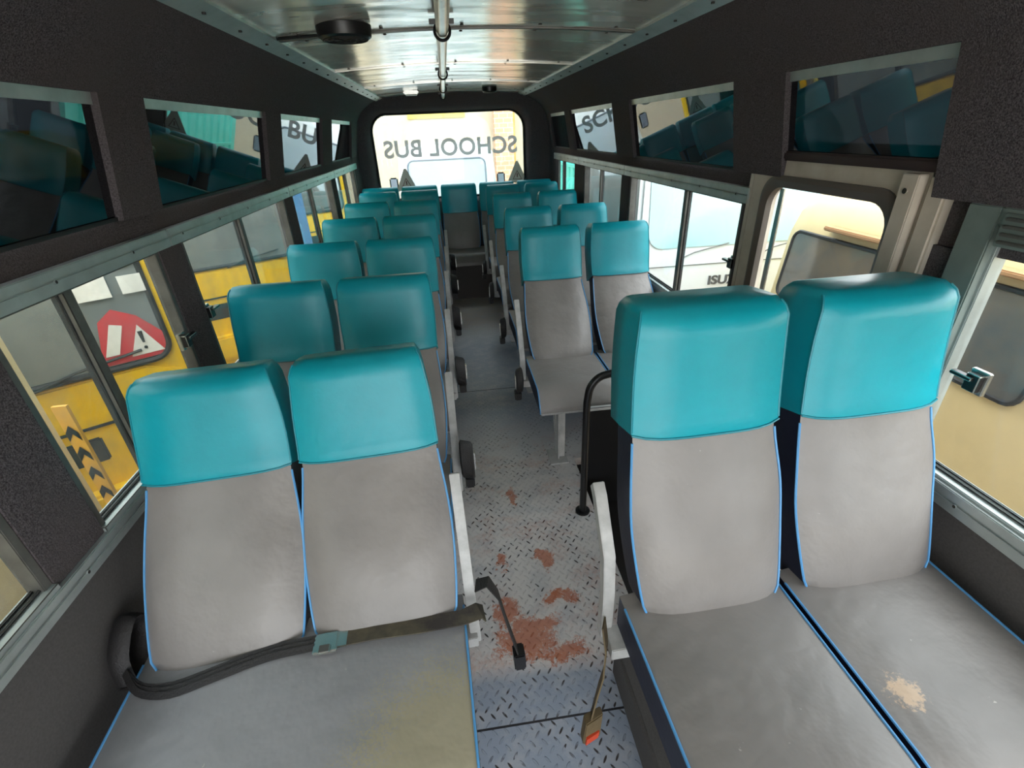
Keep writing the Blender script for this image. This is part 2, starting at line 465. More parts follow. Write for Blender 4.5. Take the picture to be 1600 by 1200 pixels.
# ceiling: crowned polished sheet
def ceiling():
    m = MB(); rings = []
    for j in range(13):
        t = j / 12; x = CLX + (CRX - CLX) * t; z = ZC + .03 * (1 - (2 * t - 1) ** 2)
        rings.append([(x, Y0, z), (x, Y1, z), (x, Y1, z + .02), (x, Y0, z + .02)])
    m.loft(rings, CEIL)
    tag(m.build('ceiling', angle=60), kind='structure')
ceiling()
def czc(x):
    t = (x - CLX) / (CRX - CLX); return ZC + .03 * (1 - (2 * t - 1) ** 2)
k = 1
def trim(mb, **kw):
    global k
    o = mb.build('trim_%d' % k, **kw); k += 1; tag(o, kind='structure'); return o
# ceiling edge trims with rivets
for x, s in ((CLX, 1), (CRX, -1)):
    m = MB()
    m.hexa([(x - s * .035, Y0, ZC - .028), (x + s * .03, Y0, ZC - .006), (x + s * .03, Y1, ZC - .006), (x - s * .035, Y1, ZC - .028),
            (x - s * .035, Y0, ZC - .016), (x + s * .03, Y0, ZC + .012), (x + s * .03, Y1, ZC + .012), (x - s * .035, Y1, ZC - .016)], ALU)
    y = .4
    while y < 5.9:
        m.cyl((x - s * .002, y, ZC - .018), (0, 0, -1), .006, .005, RIV, 8); y += .27
    trim(m)
# ribs across the ceiling
for y in (1.35, 2.36, 3.45, 4.62, 5.45):
    m = MB(); pts = [(CLX + (CRX - CLX) * i / 14, y) for i in range(15)]
    big = y in (2.36,)
    m.loft([[(x, y - .012, czc(x) - .001), (x, y + .012, czc(x) - .001), (x, y + .012, czc(x) - .007), (x, y - .012, czc(x) - .007)] for x, _ in pts], ALUD if big or y == 5.45 else CEIL)
    for i in range(5):
        x = CLX + .12 + i * .31
        m.cyl((x, y + .06, czc(x) - .001), (0, 0, -1), .007, .004, RIV, 8)
        m.cyl((x, y - .07, czc(x) - .001), (0, 0, -1), .007, .004, RIV, 8)
    trim(m)
# sill and head rails along the windows
def rails(X, s, parts):
    for (y0, y1, z0, z1, d, mt) in parts:
        m = MB(); m.box((X + s * d, y0, z0), (X - s * .01, y1, z1), mt)
        zc = (z0 + z1) / 2
        m.box((X + s * (d + .004), y0, zc - .004), (X + s * (d - .001), y1, zc + .004), mt)
        y = y0 + .08
        while y < y1:
            m.cyl((X + s * d, y, zc), (s, 0, 0), .007, .006, RIV, 8); y += .32
        trim(m, bevel=.003)
rails(XL, 1, [(-1.4, 1.78, 1.355, 1.41, .026, ALU), (1.785, 3.20, 1.355, 1.41, .026, ALU), (3.205, 4.55, 1.355, 1.41, .026, ALU), (4.555, 5.72, 1.355, 1.41, .026, ALU), (-1.4, 5.72, .735, .785, .026, ALU)])
rails(XR, -1, [(1.91, 3.40, 1.355, 1.415, .026, ALU), (3.405, 4.65, 1.355, 1.415, .026, ALU), (4.655, 5.75, 1.355, 1.415, .026, ALU), (1.91, 5.75, .735, .785, .026, ALU), (-.6, 1.0, .75, .81, .03, ALU)])

# window units: outer frame, mullion, panes, latch
wn = 2
def window(X, s, y0, y1, z0, z1, mull, light=False, latch=None, tint=False, lean=0, gm=None):
    global wn
    g = struct('window_%d' % wn, (X, (y0 + y1) / 2, (z0 + z1) / 2)); wn += 1
    ly = lambda y: y - (y0 + y1) / 2
    lz = lambda z: z - (z0 + z1) / 2
    def bx(m, ya, yb, za, zb, d0, d1, mt):
        L0 = lean * (za - z0) / (z1 - z0); L1 = lean * (zb - z0) / (z1 - z0)
        m.hexa([(s * (d0 + L0), ly(ya), lz(za)), (s * (d0 + L0), ly(yb), lz(za)), (s * (d1 + L0), ly(yb), lz(za)), (s * (d1 + L0), ly(ya), lz(za)),
                (s * (d0 + L1), ly(ya), lz(zb)), (s * (d0 + L1), ly(yb), lz(zb)), (s * (d1 + L1), ly(yb), lz(zb)), (s * (d1 + L1), ly(ya), lz(zb))], mt)
    if not tint:
        m = MB(); t = .022; A = ALU if light else ALUD
        bx(m, y0, y0 + t, z0, z1, -.03, .008, A); bx(m, y1 - t, y1, z0, z1, -.03, .008, A)
        bx(m, y0, y1, z0, z0 + .018, -.035, .02, ALU); bx(m, y0, y1, z1 - .014, z1, -.03, .008, A)
        bx(m, y0, y1, z0 + .018, z0 + .026, -.022, -.016, RUB); bx(m, y0, y1, z0 + .018, z0 + .026, -.006, 0, RUB)
        m.build('window_frame', g, bevel=.002)
        if mull:
            m = MB(); bx(m, mull - .016, mull + .012, z0, z1, -.028, -.012, RUB); bx(m, mull - .010, mull + .022, z0, z1, -.012, .002, A)
            m.build('mullion', g, bevel=.002)
        spans = [(y0, mull, -.010), (mull, y1, -.022)] if mull else [(y0, y1, -.015)]
        for a, b, d in spans:
            m = MB(); bx(m, a + .004, b - .004, z0 + .02, z1 - .01, d - .003, d, gm or GLASS); m.build('pane', g, smooth=False)
        if latch:
            yy, zz = latch
            h = MB(); bx(h, yy - .022, yy + .022, zz - .03, zz + .03, -.006, .006, SILV)
            bx(h, yy - .016, yy + .016, zz - .022, zz + .022, .005, .022, BLK)
            bx(h, yy - .004, yy + .05, zz + .004, zz + .014, .012, .03, BLK)
            h.build('window_latch', g, bevel=.002)
    else:
        m = MB(); bx(m, y0, y1, z0, z1, .004, .008, TINT); m.build('pane', g, smooth=False)
        m = MB(); bx(m, y0, y1, z1 - .028, z1, .008, .014, ALU); bx(m, y0, y1, z0, z0 + .01, .008, .014, RUB); m.build('window_frame', g)
    return g
window(XL, 1, *LW[0], ZS, ZR, -.1)
window(XL, 1, *LW[1], ZS, ZR, 1.29, latch=(1.68, 1.05))
window(XL, 1, *LW[2], ZS, ZR, 2.45, latch=(1.90, 1.08))
window(XL, 1, *LW[3], ZS, ZR, 3.80)
window(XL, 1, *LW[4], ZS, ZR, 5.15)
window(XR, -1, RW[0][0], RW[0][1], .80, 1.44, None, light=True, latch=(.86, 1.08), gm=GLASSC)
window(XR, -1, *RW[2], ZS, ZR, 2.50, latch=(1.966, 1.10), gm=GLASSC)
window(XR, -1, *RW[3], ZS, ZR, 4.02, latch=(4.44, 1.0), gm=GLASSC)
window(XR, -1, *RW[4], ZS, ZR, 5.38, gm=GLASSC)
for a, b in LU: window(XL, 1, a, b, ZB, ZU, None, tint=True, lean=.06)
for a, b in RU: window(XR, -1, a, b, ZB, ZU, None, tint=True, lean=.06)
# broad grey-green frame of the front right window with its vent grille
m = MB()
m.box((XR - .03, .945, .78), (XR + .0, 1.02, 1.47), mat('grey_green_frame', srgb(120, 132, 128), .5, .2, vary=.25))
m.box((XR - .03, -.5, 1.43), (XR, .945, 1.47), MATS['grey_green_frame'])
trim(m, bevel=.003)
v = thing('vent_grille', 'small louvred grey vent grille above the nearest right-hand window', 'vent', (XR - .032, .80, 1.425))
m = MB(); m.box((-.006, -.13, -.035), (.004, .13, .035), MATS['grey_green_frame']); m.build('backing', v, bevel=.002)
m = MB()
for i in range(4): m.box((-.014, -.12, -.027 + i * .016), (-.005, .12, -.020 + i * .016), ALUD)
m.build('louvres', v, bevel=.002)

# ------------------------------------------------------------------ passenger door
CREAM = mat('cream_painted_metal', srgb(196, 186, 172), .45, vary=.12, vscale=6, c2=srgb(170, 158, 142))
def door():
    g = struct('door_1', (XR, 1.52, 0))
    y0, y1, z0, z1 = 1.145 - 1.52, 1.895 - 1.52, -.34, 1.53
    hole = rrect(-.012, 1.14, .285, .305, .075, 6)      # (y, z)
    cy, cz = -.012, 1.14
    out = []
    for (y, z) in hole:
        dy, dz = y - cy, z - cz; kk = 1e9
        if dy > 0: kk = min(kk, (y1 - cy) / dy)
        if dy < 0: kk = min(kk, (y0 - cy) / dy)
        if dz > 0: kk = min(kk, (z1 - cz) / dz)
        if dz < 0: kk = min(kk, (z0 - cz) / dz)
        out.append((cy + dy * kk, cz + dz * kk))
    def ins(lp, d): return [(cy + (y - cy) * d, cz + (z - cz) * d) for y, z in lp]
    # corners of the outline need their own vertices: snap the nearest point
    for c in ((y0, z0), (y0, z1), (y1, z0), (y1, z1)):
        i = min(range(len(out)), key=lambda q: (out[q][0] - c[0]) ** 2 + (out[q][1] - c[1]) ** 2); out[i] = c
    m = MB(); m.loft([[(-.02, y, z) for y, z in out], [(-.02, y, z) for y, z in ins(hole, 1.08)], [(-.012, y, z) for y, z in hole], [(.02, y, z) for y, z in hole], [(.02, y, z) for y, z in out], [(-.02, y, z) for y, z in out]], CREAM, caps=False)
    m.build('door_panel', g)
    m = MB(); m.loft([[(-.028, y, z) for y, z in ins(hole, 1.10)], [(-.034, y, z) for y, z in ins(hole, 1.05)], [(-.024, y, z) for y, z in ins(hole, .97)], [(.0, y, z) for y, z in ins(hole, .97)], [(-.018, y, z) for y, z in ins(hole, 1.10)], [(-.028, y, z) for y, z in ins(hole, 1.10)]], mat('brown_grey_gasket', srgb(92, 84, 78), .5), caps=False)
    m.build('glass_gasket', g)
    m = MB(); m.loft([[(-.004, y, z) for y, z in hole], [(0, y, z) for y, z in hole]], GLASSC); m.build('pane', g, smooth=False)
    m = MB(); m.box((-.012, .19, .86), (-.004, .215, 1.43), SILV); m.build('glass_divider', g, bevel=.002)
    m = MB(); m.box((-.05, y0 + .005, .2), (-.02, y0 + .055, z1 - .01), CREAM)
    for z in (1.48, 1.24, 1.0): m.cyl((-.05, y0 + .03, z), (-1, 0, 0), .010, .005, RIV, 10)
    m.build('hinge_strip', g, bevel=.004)
    # cream jambs around the opening
    m = MB(); m.box((XR - .03, 1.085, .0), (XR + .02, 1.14, 1.52), CREAM); trim(m, bevel=.006)
    m = MB(); m.box((XR - .02, 1.895, .0), (XR + .02, 1.925, 1.50), CREAM); trim(m, bevel=.004)
    m = MB(); m.box((XR - .035, 1.10, 1.525), (XR + .0, 1.93, 1.555), mat('dark_brown_lip', srgb(48, 34, 36), .6)); trim(m, bevel=.006)
door()

# ------------------------------------------------------------------ seats
# front-surface profile: (y, z) from the seat junction, z above the floor
def ring(yc, zc, ty, tz, hw, th, bulge, nx=11):
    """closed section: front points left to right, then the back"""
    t = Vector((0, ty, tz)).normalized(); n = Vector((0, t.z, -t.y))      # n points backwards
    P = []
    for i in range(nx):
        u = -1 + 2 * i / (nx - 1)
        u2 = math.copysign(abs(u) ** .8, u)
        P.append(Vector((hw * u2, yc, zc)) - n * (bulge * (1 - abs(u) ** 3.2)))
    for sx, k in ((1, .5), (1, .93)): P.append(Vector((sx * (hw - (.004 if k > .9 else 0)), yc, zc)) + n * th * k)
    P.append(Vector((.86 * hw, yc, zc)) + n * th); P.append(Vector((-.86 * hw, yc, zc)) + n * th)
    for sx, k in ((-1, .93), (-1, .5)): P.append(Vector((sx * (hw - (.004 if k > .9 else 0)), yc, zc)) + n * th * k)
    return P
NX = 11
def make_back(parent, xc, prof, seam, ztop, side_m, front_m, taper=1.0, hth=.135):
    """prof: list of (z, y, hw); seam, ztop in z"""
    S = spline([Vector((z, y, h)) for z, y, h in prof], 6)
    def at(z):
        for a, b in zip(S[:-1], S[1:]):
            if a.x <= z <= b.x:
                t = (z - a.x) / max(b.x - a.x, 1e-6); return a.lerp(b, t)
        return S[-1] if z > S[-1].x else S[0]
    def tang(z):
        a, b = at(z - .02), at(z + .02); return (b.y - a.y, b.x - a.x)
    mats = [front_m] * (NX - 1) + [side_m] * 7
    zlow = prof[0][0]
    zs = [zlow + (seam + .03 - zlow) * i / 18 for i in range(19)]
    rings = []
    for i, z in enumerate(zs):
        p = at(z); ty, tz = tang(z)
        e = min(1, (z - zlow) / .05)
        r = ring(p.y + (.012 * (1 - e) ** 2), z, ty, tz, p.z - .02 * (1 - e) ** 2, .115, .018 + .022 * math.exp(-((z - zlow - .17) / .13) ** 2))
        rings.append([q + Vector((xc, 0, 0)) for q in r])
    b = MB(); b.loft(rings, mats)
    back = b.build('backrest', parent, angle=52)
    for sgn, idx in ((-1, 0), (1, NX - 1)):
        pp = MB(); pp.tube([r[idx] + Vector((sgn * .001, -.001, 0)) for r in rings[:-2]], .0031, PIPE, 6); pp.build('piping', back)
    # head cover
    rings = []
    hs = [0, .02, .08, .18, .32, .48, .64, .78, .88, .94, .975, 1.0]
    for h in hs:
        z = seam + (ztop - seam) * h
        p = at(z); ty, tz = tang(z)
        hw = p.z * (1 + (taper - 1) * h) + .006
        th = hth; bl = .024; dy = -.009
        if h > .9: e = (h - .88) / .12; th *= 1 - .35 * e * e; hw -= .012 * e * e; dy += .030 * e * e; bl *= 1 - .6 * e
        r = ring(p.y + dy, z, ty, tz, hw, th, bl)
        if h == 0: zoff = [(-.012 * (1 - (2 * i / (NX - 1) - 1) ** 4) if i < NX else 0) for i in range(len(r))]; r = [q + Vector((0, 0, zo)) for q, zo in zip(r, zoff)]
        rings.append([q + Vector((xc, 0, 0)) for q in r])
    hc = MB(); hc.loft(rings, TEAL)
    cover = hc.build('head_cover', back, angle=60)
    pp = MB(); pp.tube([q + Vector((0, -.0015, .0)) for q in rings[0][:NX]], .0028, PIPET, 6)
    pp.build('cover_hem', cover)
    for sgn, idx in ((-1, 0), (1, NX - 1)):
        sm = MB(); sm.tube([r[idx] for r in rings[1:-1]], .0028, PIPET, 6); sm.build('cover_seam', cover)
    return back, at
def make_cushion(parent, x0, x1, depth, z, side_m=CHAR, top_m=None, pipe=(True, True), th=.105, gusset=None, sag=.012, name='seat_cushion'):
    """cushion from y=+.06 to y=-depth, top at z"""
    top_m = top_m or GREY
    ny = 14; rings = []; xc = (x0 + x1) / 2; hw = (x1 - x0) / 2
    for i in range(ny + 1):
        y = .07 - (depth + .07) * i / ny
        e = max(0, (i / ny - .82) / .18)
        drop = .075 * e ** 2.2; yy = y - .0
        P = []
        for j in range(9):
            u = -1 + j / 4; P.append(Vector((xc + hw * math.copysign(abs(u) ** .8, u), yy, z - drop + sag * (1 - abs(u) ** 3) - .004 * e)))
        P.append(Vector((xc + hw, yy, z - th))); P.append(Vector((xc - hw, yy, z - th)))
        rings.append(P)
    P = [Vector((p.x, -depth - .006, min(p.z, z - .082) if k < 9 else p.z)) for k, p in enumerate(rings[-1])]
    rings.append(P)
    c = MB(); c.loft(rings, [top_m] * 8 + [gusset or side_m, side_m, side_m], caps=True)
    for fi in range(len(c.f)):
        pass
    c.m[-1] = c.mi(top_m)
    o = c.build(name, parent, angle=50)
    for on, idx in ((pipe[0], 0), (pipe[1], 8)):
        if on:
            pp = MB(); path = [r[idx] + Vector((0, 0, .001)) for r in rings[1:]]
            path.append(Vector((path[-1].x, -depth - .008, z - th)))
            pp.tube(path, .0031, PIPE, 6); pp.build('piping', o)
    return o
HW = .42   # seat spacing
def make_seat(kind, label, group=None):
    """kind: 'left' / 'right' / 'front_left' / 'front_right'"""
    s = 1 if 'left' in kind else -1            # aisle side
    r = thing('double_seat', label, 'seat', group=group)
    fl = kind == 'front_left'; fr = kind == 'front_right'
    if fr:   prof = [(.45, -.005, .160), (.52, .025, .176), (.66, .085, .188), (.76, .12, .187), (.89, .17, .175), (1.05, .20, .174), (1.22, .215, .166)]; seam, top = .90, 1.182
    elif fl: prof = [(.45, -.01, .165), (.50, .02, .186), (.62, .12, .200), (.72, .20, .199), (.85, .29, .186), (.98, .345, .186), (1.14, .385, .172)]; seam, top = .86, 1.115
    else:    prof = [(.45, .0, .170), (.50, .025, .188), (.62, .13, .201), (.72, .21, .199), (.86, .32, .184), (1.0, .365, .190), (1.18, .40, .184)]; seam, top = .865, 1.15
    if kind == 'right': prof = [(a_, b_, c_ - .012) for a_, b_, c_ in prof]
    for i, xc in enumerate((-HW / 2, HW / 2)):
        fm = GREY
        if fl and i == 0: fm = GREY_TORN
        make_back(r, xc + (.016 if fl and i == 0 else .008 if s < 0 else 0), prof, seam, top, NAVY if fr or (s < 0) else CHAR, fm, hth=.165 if s < 0 else .135, taper=.96)
    if fl:
        make_cushion(r, -.415, .415, .45, .475, CHAR, GREY_SPONGE, gusset=GUSSET, sag=.02)
    elif fr:
        make_cushion(r, -.415, -.009, .46, .48, NAVY); make_cushion(r, .009, .415, .46, .48, NAVY, GREY_PATCH)
    else:
        make_cushion(r, -.415, -.008, .40, .475, NAVY if s < 0 else CHAR); make_cushion(r, .008, .415, .40, .475, NAVY if s < 0 else CHAR)
    # frame: angle rails under the cushion and the flat bar up the aisle side of the back
    m = MB(); zf = .365
    for y in (-.34, .02): m.box((-.40, y - .015, zf - .04), (.40, y + .015, zf), FRAME)
    for x in (-.39, .0, .39): m.box((x - .012, -.34, zf - .03), (x + .012, .02, zf - .002), FRAME)
    m.build('seat_frame', r, bevel=.002)
    X = s * .436
    m = MB()
    if fr: path = [(X, .10, .30), (X, .10, .46), (X, .115, .58), (X, .20, .70), (X, .225, .72)]
    else: path = [(X, .05, .30), (X, .07, .46), (X, .12, .56), (X, .215, .70), (X, .255, .765)]
    P = [Vector(p) for p in path]
    m.strap(P, (0, 1, 0), .034, .030, FRAME); m.build('side_bar', r, bevel=.002)
    m = MB(); m.box((X - s * .06, .02, .30), (X + s * .006, .09, .34), FRAME); m.build('side_bracket', r, bevel=.002)
    # splayed sheet legs on the aisle side
    for yy in (-.30, -.18):
        m = MB(); xl = s * .30
        m.strap([(xl, yy, .33), (xl, -.30 + (yy + .30) * .25, .01)], (0, 1, 0), .05, .006, FRAME)
        m.strap([(xl - s * .02, yy, .33), (xl - s * .02, -.30 + (yy + .30) * .25, .01)], (0, 1, 0), .01, .04, FRAME)
        m.build('leg', r, bevel=.001)
    m = MB(); m.box((xl - .05, -.36, 0), (xl + .05, -.22, .008), FRAME); m.build('foot_plate', r, bevel=.001)
    return r
def belt_loop(parent, s, y, z, h=.17, w=.075, rot=0):
    """coiled belt hanging at the aisle side: a fat flattened coil of webbing with its tongue"""
    X = s * .455; m = MB(); R = []
    for d, q in ((0, .82), (.006, 1), (w * .62, 1), (w * .72, .86)):
        R.append([(X + s * d, y + q * h * .34 * math.cos(2 * math.pi * j / 22), z + q * h * .5 * math.sin(2 * math.pi * j / 22) - d * .35) for j in range(22)])
    m.loft(R, BELT); o = m.build('seat_belt', parent, angle=50)
    m = MB(); m.box((X + s * (w * .72), y - .016, z - .055), (X + s * (w * .72 + .006), y + .012, z + .03), SILV); m.build('belt_tongue', o, bevel=.002)
    m = MB(); m.box((X + s * .012, y - .035, z - h * .5 - .045), (X + s * .05, y + .02, z - h * .5 + .005), BLK); m.build('buckle', o, bevel=.005)
    return o
def belt_tail(parent, s, y, z, L):
    X = s * .455
    m = MB(); m.strap([(X, y, z), (X + s * .035, y - .01, z + .02), (X + s * .06, y - .02, z - .03), (X + s * .075, y - .03, z - L * .5), (X + s * .10, y - .05, z - L)], (0, 1, 0), .04, .004, BELT)
    o = m.build('seat_belt', parent, angle=60)
    m = MB(); m.box((X + s * .085, y - .075, z - L - .06), (X + s * .12, y - .03, z - L + .01), BLK); m.build('buckle', o, bevel=.004)

LX, RX = -.5125, .770
names = ['second', 'third', 'fourth', 'fifth', 'sixth']
LY = [1.56, 2.37, 3.22, 4.08, 4.88]
RY = [2.44, 3.27, 4.20, 5.02]
# front left
s1 = make_seat('front_left', 'nearest left-hand double seat with one wide cushion and a black belt across it')
s1.location = (LX + .038, .84, .010); s1.rotation_euler = (0, 0, math.radians(2.5)); s1.rotation_euler.y = math.radians(-1.0)
belt_tail(s1, 1, .07, .50, .26)
# belt lying over the wide cushion
m = MB()
m.strap([(.468, .03, .43), (.455, .0, .485), (.41, -.02, .497), (.30, -.025, .505), (.18, -.02, .508), (.08, -.02, .506)], (0, 1, 0), .045, .004, mat('dusty_belt', srgb(50, 45, 43), .8, c2=srgb(104, 97, 74), vscale=9))
bo = m.build('lap_belt', s1, angle=60)
m = MB(); m.box((.03, -.055, .502), (.09, .0, .514), SILV); m.box((.045, -.06, .512), (.075, -.035, .519), ALUD); m.box((.085, -.045, .503), (.115, .012, .509), SILV)
m.build('buckle', bo, bevel=.003)
m = MB()
for dy in (-.012, .0, .012):
    m.strap(spline([(.04, -.02 + dy, .508), (-.08, -.02 + dy, .502), (-.2, -.045 + dy, .500), (-.30, -.062 + dy, .494), (-.38, -.045 + dy * .6, .494), (-.43, .0, .505)], 4), (0, 1, .5), .016, .005, BELT)
m.build('lap_belt_slack', s1, angle=60)
m = MB()
pts = spline([(-.445, .00, .46), (-.452, .03, .53), (-.448, .10, .58), (-.450, .13, .52), (-.448, .06, .46), (-.445, .0, .44)], 4)
m.tube(pts, .022, BELT, 8, flat=(.010, .026)); m.build('bunched_strap', s1)
# left column
protoL = None
for i, y in enumerate(LY):
    lab = 'teal and grey double seat in the left column, %s row from the front' % names[i]
    if protoL is None:
        o = protoL = make_seat('left', lab, 'left column of double seats'); belt_loop(o, 1, .0, .50)
    else:
        o = copy_tree(protoL); o['label'] = lab
    o.location = (LX, y, 0)
# front right, raised on the platform
s2 = make_seat('front_right', 'nearest right-hand double seat, raised high, peeled patch on the window-side cushion')
s2.location = (RX - .025, .70, .135); s2.rotation_euler = (0, 0, math.radians(1.2))
m = MB(); X = -.455
m.strap([(X, .06, .40), (X + .005, .04, .33), (X, .03, .24), (X - .012, .03, .16), (X - .03, .02, .06)], (.45, 1, 0), .045, .004, mat('brown_belt', srgb(104, 88, 60), .75, vary=.3))
bo = m.build('seat_belt', s2, angle=60); bo['label'] = 'brown belt with orange button'
m = MB(); m.hexa([(X - .065, -.02, -.01), (X - .01, -.005, -.01), (X - .01, .02, -.01), (X - .065, .01, -.01), (X - .055, -.01, .07), (X - .0, .01, .07), (X - .0, .035, .07), (X - .055, .02, .07)], MATS['brown_belt'])
m.build('buckle', bo, bevel=.003)
m = MB(); m.hexa([(X - .058, -.024, -.005), (X - .018, -.010, -.005), (X - .018, -.005, -.005), (X - .058, -.016, -.005), (X - .054, -.021, .018), (X - .014, -.007, .018), (X - .014, 0, .018), (X - .054, -.012, .018)], mat('orange_button', srgb(196, 70, 40), .4))
m.build('buckle_button', bo)
protoR = None
rn = ['second', 'third', 'fourth', 'rearmost']
for i, y in enumerate(RY):
    lab = ['double seat in the right column just behind the door and black grab rail', 'teal and grey double seat in the right column, second behind the door', 'teal and grey double seat in the right column, third behind the door', 'last double seat of the right column, in front of the rear bench'][i]
    if protoR is None:
        o = protoR = make_seat('right', lab, 'right column of double seats'); belt_loop(o, -1, -.06, .40, .15, .055)
    else: o = copy_tree(protoR); o['label'] = lab
    o.location = (RX, y, 0)
# rear bench with five backs
bench = thing('rear_bench_seat', 'full-width rear bench with five teal-topped backs under the rear window', 'bench seat', (.125, 5.50, 0))
prof = [(.47, .0, .172), (.52, .02, .190), (.64, .06, .198), (.76, .10, .196), (.88, .14, .188), (1.0, .165, .190), (1.18, .19, .184)]
for i in range(5): make_back(bench, (i - 2) * .425 - .02, prof, .87, 1.155, CHAR, GREY)
make_cushion(bench, -1.06, 1.06, .34, .48, CHAR, vinyl_grey('dark_grey_vinyl', srgb(120, 116, 112)), pipe=(False, False))
m = MB(); m.box((-1.03, -.30, .0), (1.03, -.27, .38), PANEL); m.box((-1.03, -.27, .0), (1.03, .1, .03), PANEL); m.build('base_panel', bench)

# ------------------------------------------------------------------ grab rail behind the stairwell
g = thing('grab_rail', 'black tubular grab rail with dark panel beside the stairwell behind nearest right seat', 'rail', (.50, 1.70, 0))
m = MB(); m.tube([(0, 0, .0), (0, 0, .45)] + [tuple(p) for p in spline([(0, 0, .62), (.012, 0, .69), (.05, 0, .735), (.11, 0, .75)], 4)] + [(.40, 0, .75), (.70, 0, .75)], .0165, BLK, 12)
m.build('tube', g)
m = MB(); m.box((.0, -.006, .20), (.66, .006, .585), BLK); m.box((.0, -.009, .575), (.66, .009, .592), FRAME); m.build('panel', g, bevel=.002)
m = MB(); m.cyl((0, 0, 0), (0, 0, 1), .035, .008, BLK, 16); m.build('base_flange', g)

# ------------------------------------------------------------------ ceiling fittings
c = thing('ceiling_pipe', 'silver wrapped pipe running down the middle of the ceiling', 'pipe', (.03, 0, 1.985))
WRAP = mat('silver_ribbed_wrap', srgb(225, 222, 212), .25, .6, vary=.35, vscale=30)
m = MB(); n = 20
def prc(r, y): return [(r * (1 + .08 * math.cos(6 * 2 * math.pi * j / 24)) * math.cos(2 * math.pi * j / 24), y, r * math.sin(2 * math.pi * j / 24)) for j in range(24)]
m.loft([prc(.021, Y0 + .1), prc(.021, 2.15)], WRAP); m.loft([prc(.0185, 2.15), prc(.0175, 5.88)], WRAP); m.build('pipe_tube', c)
for y in (1.2, 2.14, 3.6, 4.75, 5.7):
    m = MB(); m.tube([(.028 * math.cos(2 * math.pi * j / 20), y, .028 * math.sin(2 * math.pi * j / 20)) for j in range(20)], .006, BLK, 6, closed=True)
    m.box((-.045, y - .008, .02), (.045, y + .008, .036), BLK); m.build('pipe_clamp', c)
def speaker(x, y, r, label):
    o = thing('ceiling_speaker', label, 'speaker', (x, y, czc(x) - .002), group='round black ceiling speakers')
    m = MB(); R = [[(q * math.cos(2 * math.pi * j / 32), q * math.sin(2 * math.pi * j / 32), z) for j in range(32)] for q, z in ((r, 0), (r, -.018), (r * .96, -.036), (r * .86, -.042))]
    m.loft(R, BLK); m.build('housing', o)
    m = MB()
    for k_ in range(1, 5): m.tube([(r * .2 * k_ * math.cos(2 * math.pi * j / 28), r * .2 * k_ * math.sin(2 * math.pi * j / 28), -.043) for j in range(28)], .003, RUB, 5, closed=True)
    for k_ in range(6): a = math.pi * k_ / 3; m.tube([(0, 0, -.044), (r * .85 * math.cos(a), r * .85 * math.sin(a), -.043)], .003, RUB, 5)
    m.build('grille', o)
    return o
sp = speaker(-.325, 2.2, .098, 'large round black ceiling speaker in the foreground left of the pipe')
m = MB(); m.tube([(-.03, .08, -.012), (-.16, .10, -.014), (-.27, .10, -.02)], .006, BLK, 6); m.build('cable', sp)
speaker(.47, 5.25, .07, 'small round black ceiling speaker near the rear, right of the pipe')
o = thing('ceiling_light', 'small chrome-cased ceiling light near the rear, left of the pipe', 'light', (-.27, 5.35, czc(-.27) - .001))
m = MB(); m.box((-.07, -.05, -.03), (.07, .05, 0), SILV); m.build('housing', o, bevel=.008)
m = MB(); m.box((-.055, -.035, -.040), (.055, .035, -.03), mat('frosted_lens', srgb(235, 235, 228), .3)); m.build('lens', o, bevel=.004)

# ------------------------------------------------------------------ stickers on the rear window (read from outside)
def film(name, c, clear):
    m = bpy.data.materials.new(name); m.use_nodes = True; n = N(m); n.t.nodes.remove(n.t.nodes['Principled BSDF'])
    tr = n.add('ShaderNodeBsdfTransparent'); df = n.add('ShaderNodeBsdfDiffuse'); tl = n.add('ShaderNodeBsdfTranslucent')
    df.inputs[0].default_value = c; tl.inputs[0].default_value = c
    a = n.add('ShaderNodeMixShader'); n.link(df.outputs[0], a.inputs[1]); n.link(tl.outputs[0], a.inputs[2])
    b = n.add('ShaderNodeMixShader'); b.inputs[0].default_value = clear; n.link(a.outputs[0], b.inputs[1]); n.link(tr.outputs[0], b.inputs[2])
    n.link(b.outputs[0], n.t.nodes['Material Output'].inputs[0]); return m
STK = film('grey_sticker', srgb(180, 182, 186), .2)
STK2 = film('grey_reflective_triangle', srgb(168, 166, 162), .06)
mir = lambda x, y, z: Matrix.Translation((x, y, z)) @ Matrix.Rotation(math.radians(90), 4, 'X') @ Matrix.Diagonal((-1, 1, 1, 1))
o = text_mesh('window_lettering', 'SCHOOL BUS', .235, STK, None, mir(0, 0, 0), .001, .0065, 0, 1.06)
o.location = (.07, 5.943, 1.505)
tag(o, 'grey SCHOOL BUS lettering on the rear window, mirrored from inside', 'lettering')
for x, z, lab in ((-.47, 1.20, 'grey warning triangle sticker at the left of the rear window'), (.80, 1.22, 'grey warning triangle sticker at the right of the rear window')):
    t = thing('warning_triangle', lab, 'sticker', (x, 5.935, z), group='warning triangles on the rear window')
    m = MB(); m.loft([[(-.12, y, -.11), (.12, y, -.11), (.012, y, .12), (-.012, y, .12)] for y in (-.004, .0)], STK2); m.build('triangle_plate', t, smooth=False)
    m = MB(); m.tube([(-.05, -.006, -.07), (.05, -.006, -.07), (0, -.006, .02)], .006, mat('dark_red_mark', srgb(92, 50, 52), .6), 6, closed=True); m.box((-.006, -.007, -.05), (.006, -.004, -.01), MATS['dark_red_mark']); m.build('triangle_mark', t)

